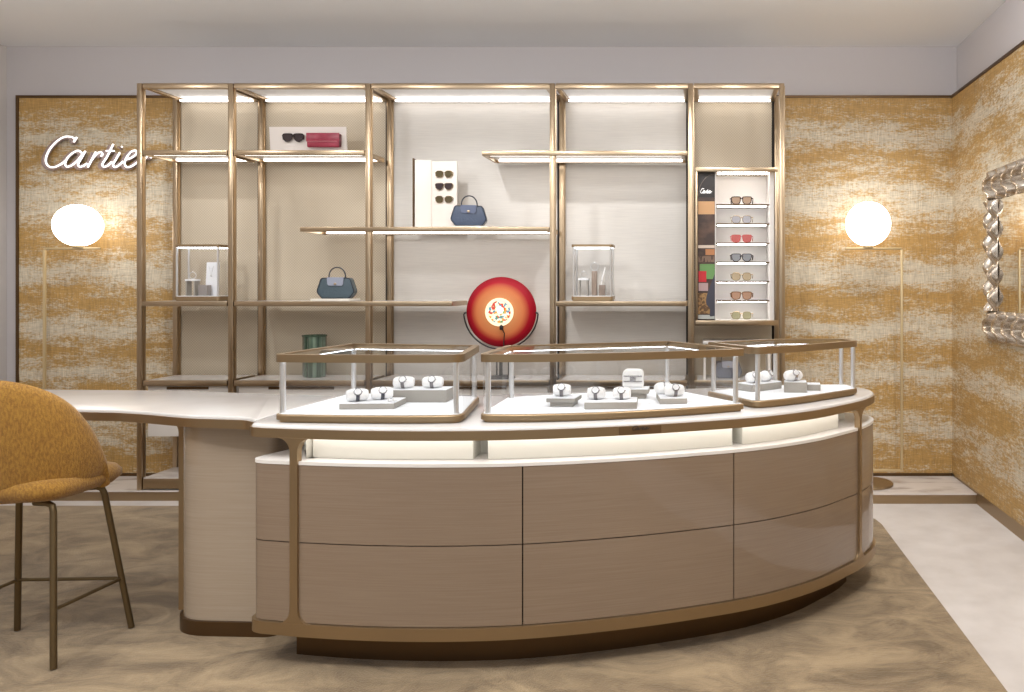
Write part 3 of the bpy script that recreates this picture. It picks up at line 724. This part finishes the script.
handbag('slate blue handbag with silvery flap on the middle left shelf', (-2.43, 5.33, S4+.0165), .18, TEAL, SILV)
slab('thin clear display block under the handbag beside the three-sunglasses board', -1.555, 5.32, S3, .29, .16, .010)
handbag('navy handbag beside the three-sunglasses board', (-1.548, 5.32, S3+.0105), .2, NAVY, mat('navy_flap_leather', (92, 102, 128), .3), .232)
# board with three pairs
bt = thing('sunglasses_board', 'tall cream folded board carrying three pairs of sunglasses', 'display board', (-1.79, 5.40, S3))
obj('board', MB().rbox(-.045, .145, -.012, .002, 0, .455, .002, R(-.10, 'Z')).rbox(-.14, -.035, -.008, .004, 0, .462, .002, R(.25, 'Z')), mat('cream_board', (236, 228, 220), .6), bt)
obj('board_edge', MB().box(-.146, -.139, -.05, .0, 0, .47), BRONZED, bt)
obj('board_foot', MB().box(-.04, .14, .0, .06, 0, .006), mat('cream_foot', (230, 222, 214), .6), bt)
for i, (z, lb) in enumerate(((.345, 'top of the three sunglasses on the cream folded board'), (.262, 'middle of the three sunglasses on the cream folded board'), (.175, 'lowest of the three sunglasses on the cream folded board'))):
    # folded flat against the board
    t_ = sunglasses(-1.733, 5.372, S3+z, ['mott', 'dark', 'mott'][i], 'gold', lb, [1, 2, 1][i], 1.0, -.10, 'sunglasses mounted on the cream folded board')
    for ch in t_.children:
        if ch.name.startswith('temple'):
            ch.scale = (.93, .06, 1)
bt2 = thing('sunglasses_board', 'low cream board with one pair of sunglasses on the upper left shelf', 'display board', (-2.64, 5.38, S1))
obj('board', MB().rbox(-.26, .255, -.004, .008, 0, .185, .002, R(.1, 'X')), mat('cream_board_low', (238, 230, 224), .6), bt2)
obj('board_foot', MB().box(-.2, .2, .0, .07, 0, .006), mat('cream_board_foot', (230, 222, 216), .6), bt2)
t_ = sunglasses(-2.735, 5.35, S1+.085, 'dark', 'dark', 'single dark sunglasses on the low cream board', 2, 1.15, 0, None)
for ch in t_.children:
    if ch.name.startswith('temple'): ch.scale = (.93, .05, 1)
rc = thing('leather_case', 'crimson leather flap case on the low cream board', 'case', (-2.525, 5.342, S1+.043))
obj('pouch', MB().rbox(-.108, .108, -.015, .012, 0, .092, .008, None, 3), REDL, rc); obj('flap', MB().rbox(-.11, .11, -.019, -.0145, .036, .094, .002), REDL, rc); obj('snap', MB().rbox(-.1, .098, -.0205, -.0188, .036, .040, .0006), mat('pale_stitching', (206, 130, 140), .5), rc)
obj('end_tab', MB().rbox(.106, .113, -.016, .012, .004, .088, .002), mat('dark_crimson', (96, 18, 36), .4), rc)
# two small glass vitrines
def vitrine(label, x, y, w_, d_, h_):
    t = thing('glass_vitrine', label, 'vitrine', (x, y, S4), 0, None); a, b = w_/2, d_/2
    P_ = rounded([(-a, -b), (a, -b), (a, b), (-a, b)], .02, 4)
    obj('base', MB().prism(offset(P_, .006), 0, .008).prism(P_, .008, .03), BRONZE, t); obj('floor_pad', MB().prism(offset(P_, .008), .03, .034), PAD, t)
    g = offset(P_, .006); n = len(g); obj('glass_walls', MB().add([(u, v, .034) for u, v in g]+[(u, v, h_-.018) for u, v in g], [(i, (i+1) % n, n+(i+1) % n, n+i) for i in range(n)]), GLASS, t)
    lid = obj('lid', MB().ring(P_, offset(P_, .02), h_-.018, h_), BRONZE, t); li = offset(P_, .0201); obj('lid_glass', MB().add([(u, v, h_-.004) for u, v in li], [tuple(range(len(li)))]), GLASSL, t)
    obj('light_strip', MB().ring(offset(P_, .009), offset(P_, .019), h_-.022, h_-.0182), LEDC, lid)
    for u in (-1, 1):
        for v in (-1, 1): obj('corner_post', MB().tube([(u*(a-.014), v*(b-.014), .034), (u*(a-.014), v*(b-.014), h_-.018)], .007, 10), STEEL, t)
    return t
vitrine('small glass vitrine with a white necklace stand, left end of the shelves', -3.348, 5.37, .30, .15, .375)
vitrine('small glass vitrine with ring stands on the silver-backed shelf', -.728, 5.37, .275, .16, .375)
ZV = S4+.0345
def table_stand(x, y, w_, h_, label, m=WHITE, ring=True):
    t = thing('jewellery_stand', label, 'jewellery stand', (x, y, ZV))
    obj('top', MB().rbox(-w_/2, w_/2, -.03, .03, h_-.012, h_, .003), PAD, t)
    obj('panel', MB().box(-w_/2+.004, -w_/2+.012, -.026, .026, 0, h_-.012).box(w_/2-.012, w_/2-.004, -.026, .026, 0, h_-.012), RISER, t)
    if ring:
        rg = thing('bangle', 'thin silver bangle standing on the '+label.split(' in ')[0]+' in '+label.split(' in ')[1], 'bangle', (x, y, ZV+h_+.0005))
        obj('hoop', MB().tube([(.022*math.cos(a*PI/12), 0, .0252+.022*math.sin(a*PI/12)) for a in range(24)], .0026, 6, True), STEEL, rg)
        obj('stone', MB().sphere((0, 0, .050), .0045, 10, 8), CUSH, rg)
table_stand(-3.412, 5.36, .07, .11, 'small white table stand in the left vitrine')
table_stand(-.792, 5.36, .070, .115, 'small white table stand in the right vitrine')
t = thing('necklace_stand', 'tall white necklace panel in the left vitrine', 'jewellery stand', (-3.300, 5.395, ZV))
obj('panel', MB().prism(rounded([(-.045, 0), (.035, 0), (.045, .225), (-.035, .225)], .008, 4), -.008, .008, R(PI/2, 'X')), PAD, t)
obj('pendant', MB().tube([(-.02, -.0095, .20), (-.003, -.0105, .14), (.012, -.0095, .20)], .0012, 6).sphere((-.003, -.0115, .135), .006, 10, 8), STEEL, t)
o = obj('display_block', MB().rbox(-.03, .03, -.025, .025, 0, .072, .003), mat('grey_display_block', (142, 136, 134), .5)); o.location = (-3.322, 5.345, ZV); tag(o, 'short grey block in front of the necklace panel in the left vitrine', 'display block')
o = obj('display_block', MB().rbox(-.017, .017, -.02, .02, 0, .165, .003), mat('brown_display_block', (140, 122, 108), .5)); o.location = (-.722, 5.375, ZV); tag(o, 'tall narrow brown block in the right vitrine', 'display block')
rg = thing('bangle', 'thin silver bangle on the tall brown block in the right vitrine', 'bangle', (-.722, 5.375, ZV+.1655)); obj('hoop', MB().tube([(.026*math.cos(a*PI/12), 0, .029+.026*math.sin(a*PI/12)) for a in range(24)], .0028, 6, True), STEEL, rg); obj('stone', MB().sphere((0, 0, .0575), .005, 10, 8), CUSH, rg)
t = thing('ring_stand', 'brown block with a slanted white finger in the right vitrine', 'jewellery stand', (-.668, 5.355, ZV)); obj('block', MB().rbox(-.02, .02, -.02, .02, 0, .072, .003), mat('brown_ring_block', (128, 112, 100), .5), t)
obj('finger', MB().tube([(-.006, 0, .072), (0, 0, .11), (.02, 0, .19)], .006, 8, rr=[.005, .006, .0045]), CUSH, t); obj('ring', MB().tube([(.0+.0085*math.cos(a*PI/6), .0085*math.sin(a*PI/6), .102) for a in range(12)], .002, 6, True), STEEL, t)

# red glass disc lamp on the lowest shelf
dl = thing('disc_lamp', 'round red and orange glass disc lamp on a black fork stand', 'lamp', (-1.344, 5.36, S5))
dzc = .44; Rd = .234
def ramp_disc():
    m = bpy.data.materials.new('red_orange_glass'); m.use_nodes = True; nt = m.node_tree; b = nt.nodes['Principled BSDF']; L = nt.links.new; N = nt.nodes.new
    tc = N('ShaderNodeTexCoord'); sb = N('ShaderNodeVectorMath'); sb.operation = 'SUBTRACT'; sb.inputs[1].default_value = (0, 0, dzc)
    ml = N('ShaderNodeVectorMath'); ml.operation = 'MULTIPLY'; ml.inputs[1].default_value = (1, 0, 1); ln = N('ShaderNodeVectorMath'); ln.operation = 'LENGTH'
    dv = N('ShaderNodeMath'); dv.operation = 'DIVIDE'; dv.inputs[1].default_value = Rd; rp = N('ShaderNodeValToRGB')
    L(tc.outputs['Object'], sb.inputs[0]); L(sb.outputs[0], ml.inputs[0]); L(ml.outputs[0], ln.inputs[0]); L(ln.outputs['Value'], dv.inputs[0]); L(dv.outputs[0], rp.inputs[0])
    cr = rp.color_ramp; cr.elements[0].position = .40; cr.elements[0].color = lin((196, 132, 84)); cr.elements[1].position = .97; cr.elements[1].color = lin((130, 4, 24))
    e = cr.elements.new(.66); e.color = lin((188, 108, 66)); e = cr.elements.new(.84); e.color = lin((150, 12, 30))
    L(rp.outputs[0], b.inputs['Base Color']); L(rp.outputs[0], b.inputs['Emission Color']); b.inputs['Emission Strength'].default_value = .16; b.inputs['Roughness'].default_value = .55; b.inputs['Specular IOR Level'].default_value = .2; return m
DM = T((0, 0, dzc)) @ R(PI/2, 'X')
obj('shade', MB().lathe([(.085, -.052), (.16, -.042), (.21, -.024), (Rd, .0), (Rd, .006), (.21, -.018), (.16, -.036), (.085, -.046)][::-1]+[(.085, -.046)], 64, T((0, 0, dzc)) @ R(-PI/2, 'X')), ramp_disc(), dl)
def swirl():
    m = bpy.data.materials.new('coloured_mosaic_glass'); m.use_nodes = True; nt = m.node_tree; b = nt.nodes['Principled BSDF']; L = nt.links.new; N = nt.nodes.new
    tc = N('ShaderNodeTexCoord'); v = N('ShaderNodeTexVoronoi'); v.inputs['Scale'].default_value = 70; L(tc.outputs['Object'], v.inputs['Vector'])
    rp = N('ShaderNodeValToRGB'); sp = N('ShaderNodeSeparateColor'); L(v.outputs['Color'], sp.inputs[0]); L(sp.outputs[0], rp.inputs[0]); cr = rp.color_ramp; cr.interpolation = 'CONSTANT'
    cols = [(238, 226, 190), (244, 240, 226), (196, 60, 40), (236, 232, 214), (90, 140, 160), (240, 232, 200), (214, 150, 60), (96, 140, 96)]
    cr.elements[0].color = lin(cols[0]); cr.elements[1].position = 1/8; cr.elements[1].color = lin(cols[1])
    for i in range(2, 8): e = cr.elements.new(i/8); e.color = lin(cols[i])
    L(rp.outputs[0], b.inputs['Base Color']); L(rp.outputs[0], b.inputs['Emission Color']); b.inputs['Emission Strength'].default_value = .35; return m
hub = obj('hub', MB().lathe([(0, .052), (.075, .052), (.078, .056), (.094, .056), (.094, .044), (0, .044)], 48, T((0, 0, dzc)) @ R(PI/2, 'X')), mat('opal_hub_ring', (246, 232, 196), .3, emit=.45), dl)
obj('mosaic', MB().lathe([(0, .0545), (.074, .0545), (.074, .0522), (0, .0522)], 40, DM), swirl(), hub)
obj('bulb', MB().sphere((.006, -.062, dzc+.012), .020, 20, 12, (1, .5, 1)), mat('lit_bulb', (255, 250, 240), .3, emit=3), hub)
obj('cable', MB().tube([(.012, -.058, dzc-.082), (.02, -.062, dzc-.11), (.034, -.058, dzc-.14), (.03, -.05, dzc-.175), (.024, -.035, dzc-.20), (.02, -.01, dzc-.243)], .004, 6).rbox(.004, .026, -.068, -.052, dzc-.118, dzc-.088, .003), BLACK, dl)
fk = [(.248*math.cos(a), -.012, dzc+.248*math.sin(a)) for a in [PI*1.0+.05-PI*0+PI*k/28*.968 for k in range(29)]]
obj('fork', MB().tube(fk, .0055, 8).tube([(-.248, -.012, dzc-.01), (-.232, -.008, dzc-.004)], .006, 8).tube([(.248, -.012, dzc-.01), (.232, -.008, dzc-.004)], .006, 8), BLACK, dl)
obj('stand', MB().tube([(-.028, -.012, dzc-.248), (-.028, -.012, .02)], .006, 8).tube([(.05, -.012, dzc-.246), (.05, -.012, .02)], .004, 8).tube([(0, -.012, dzc-.25), (0, -.012, .012)], .012, 10), BLACK, dl)
obj('base', MB().lathe([(0, 0), (.095, 0), (.095, .006), (.07, .014), (0, .018)], 40, T((0, -.012, 0))), BLACK, dl)
# fluted vase and leaves
vs_ = thing('fluted_vase', 'dark green fluted glass vase behind the left display case', 'vase', (-2.615, 5.40, S5))
obj('vessel', MB().lathe([(0, 0), (.064, 0), (.070, .01), (.070, .27), (.073, .28), (.066, .28), (.064, .02), (0, .02)], 120, None, lambda a: 1+.06*abs(math.cos(6*a))), GREENG, vs_, smooth=60)
obj('rim_band', MB().lathe([(.077, .274), (.079, .278), (.079, .283), (.070, .283), (.068, .278)], 48), mat('green_rim', (70, 92, 76), .2), vs_)
# white stool-like riser with the navy bag, bay five
t = thing('display_table', 'small white lit table below the sunglasses cabinet', 'display stand', (.24, 5.36, S5))
obj('top', MB().rbox(-.235, .215, -.11, .12, .232, .252, .004), WHITE, t); obj('side_panel', MB().box(-.23, -.215, -.10, .11, 0, .232), WHITE, t); obj('side_panel', MB().box(.195, .21, -.10, .11, 0, .232), WHITE, t)
handbag('small blue handbag under the white table behind the right-hand case', (.17, 5.35, S5+.0005), .1, NAVY, SILV, .19)

# ------------------------------------------------------------------ mirror on the right wall
mt = thing('wall_mirror', 'rectangular mirror in a sculpted silver twist frame on the right gold wall', 'mirror', (RX, 4.1, 1.6))
MY0, MY1, MZ0, MZ1 = 3.45, 4.857, 1.062, 2.085; fw = .185
def frame_band(u0, u1, v0, v1, horiz):
    """relief in the (y,z) plane, height towards -x"""
    nu = max(12, int((u1-u0)/.006)); nv = max(12, int((v1-v0)/.006)); vv = []; ff = []
    for i in range(nu+1):
        for j in range(nv+1):
            y = u0+(u1-u0)*i/nu; z = v0+(v1-v0)*j/nv
            a, b = (y, (z-v0)/(v1-v0)) if horiz else (z, (y-u0)/(u1-u0))
            ph = a*2*PI/(.15 if horiz else .135); s = math.sin(b*2*PI*(1.5 if horiz else 1.0))
            rel = .5+.5*math.cos(ph+1.7*s)
            edge = min(1, min(b, 1-b)*9)
            hgt = .010+(.038*rel**.8+.012*(.5+.5*math.cos(b*2*PI*3)))*max(.15, edge)
            vv.append((RX-.002-hgt, y, z))
    for i in range(nu):
        for j in range(nv):
            q = i*(nv+1)+j; ff.append((q, q+1, q+nv+2, q+nv+1))
    return MB().add(vv, ff).box(RX-.010, RX-.002, u0, u1, v0, v1)
obj('frame_rail', frame_band(MY0, MY1, MZ1-fw, MZ1, True), SILVER, mt, True, smooth=60)
obj('frame_rail', frame_band(MY0, MY1, MZ0, MZ0+fw, True), SILVER, mt, True, smooth=60)
obj('frame_stile', frame_band(MY1-fw, MY1, MZ0+fw, MZ1-fw, False), SILVER, mt, True, smooth=60)
obj('frame_stile', frame_band(MY0, MY0+fw, MZ0+fw, MZ1-fw, False), SILVER, mt, True, smooth=60)
obj('mirror_glass', MB().box(RX-.014, RX-.010, MY0+fw-.004, MY1-fw+.004, MZ0+fw-.004, MZ1-fw+.004), MIRROR, mt, True)

# ------------------------------------------------------------------ stool
st = thing('bar_stool', 'mustard upholstered counter stool with bronze legs at the desk', 'stool', (-2.55, 3.03, .008), 0)
SZ = .66
# seat pad: rounded square dome
sp = rounded([(-.225, -.17), (.225, -.17), (.232, .24), (-.232, .24)], [.12, .12, .12, .12], 8)
v = []; f = []; n = len(sp); levels = [(.07, 0), (.022, .008), (0, .032), (.0, .052), (.014, .074), (.05, .088), (.11, .094)]
spc = sp if sum(sp[i][0]*sp[(i+1) % n][1]-sp[(i+1) % n][0]*sp[i][1] for i in range(n)) > 0 else sp[::-1]
for d, z in levels:
    cxy = [(x*(1-d/.22), y*(1-d/.22)) for x, y in spc]; v += [(x, y, SZ-.060+z) for x, y in cxy]
for k in range(len(levels)-1): f += [(k*n+i, k*n+(i+1) % n, (k+1)*n+(i+1) % n, (k+1)*n+i) for i in range(n)]
f += [tuple(range(n))[::-1], tuple((len(levels)-1)*n+i for i in range(n))]
obj('seat', MB().add(v, f), MUST, st, smooth=60)
# wraparound shell back
v = []; f = []; NU, NV = 40, 14
def shell(a, t, off):
    # a: -1..1 round the back, t: 0 bottom..1 top
    ang = a*PI*.56; r = .197
    hgt = .452*math.sqrt(max(0, 1-abs(a)**2.1))
    x = (r+off+.010*t)*math.sin(ang)*1.02; y = -(r+off)*math.cos(ang)*.95+.045-.035*t*math.cos(ang)
    bul = .020*math.sin(PI*min(1, t))
    x += bul*math.sin(ang); y -= bul*math.cos(ang)
    tuck = max(0, .16-t)/.16
    x *= 1-.07*tuck; y *= 1-.07*tuck
    return (x, y, SZ-.058+hgt*t + (1-t)*0.05*abs(a)**3)
for side in (0, 1):
    for i in range(NU+1):
        for j in range(NV+1):
            a = -1+2*i/NU; t_ = j/NV
            th = (.020 if side == 0 else -.020)*math.sqrt(max(0, 1-(t_**8)))
            v.append(shell(a, t_, th))
def gi(s, i, j): return s*(NU+1)*(NV+1)+i*(NV+1)+j
for s in (0, 1):
    for i in range(NU):
        for j in range(NV): f.append((gi(s, i, j), gi(s, i+1, j), gi(s, i+1, j+1), gi(s, i, j+1)))
for i in range(NU): f += [(gi(0, i, 0), gi(1, i, 0), gi(1, i+1, 0), gi(0, i+1, 0)), (gi(0, i, NV), gi(0, i+1, NV), gi(1, i+1, NV), gi(1, i, NV))]
for j in range(NV): f += [(gi(0, 0, j), gi(0, 0, j+1), gi(1, 0, j+1), gi(1, 0, j)), (gi(0, NU, j), gi(1, NU, j), gi(1, NU, j+1), gi(0, NU, j+1))]
obj('backrest', MB().add(v, f), MUST, st, smooth=70)
for (tx, ty, bx, by) in ((.165, -.09, .204, -.136), (.165, .15, .235, .216), (-.165, .15, -.206, .19), (-.165, -.09, -.225, -.15)):
    sxn = 1 if tx > 0 else -1
    obj('leg', MB().tube([(tx*.55, ty*.9, SZ-.070), (tx*.88, ty, SZ-.070), (tx*.99, ty*1.02, SZ-.078), (tx*1.03, ty*1.05, SZ-.10), (bx, by, .004)], .0115, 12), BRONZEL, st)
def lp(tx, ty, bx, by, z): q = 1-z/(SZ-.10); return (tx*1.03+(bx-tx*1.03)*q, ty*1.05+(by-ty*1.05)*q, z)
q = [lp(.165, -.09, .204, -.136, .21), lp(.165, .15, .235, .216, .21), lp(-.165, .15, -.206, .19, .21), lp(-.165, -.09, -.225, -.15, .21)]
obj('footrest', MB().tube([q[0], q[1]], .007, 8).tube([q[1], q[2]], .007, 8).tube([q[2], q[3]], .007, 8), BRONZEL, st)
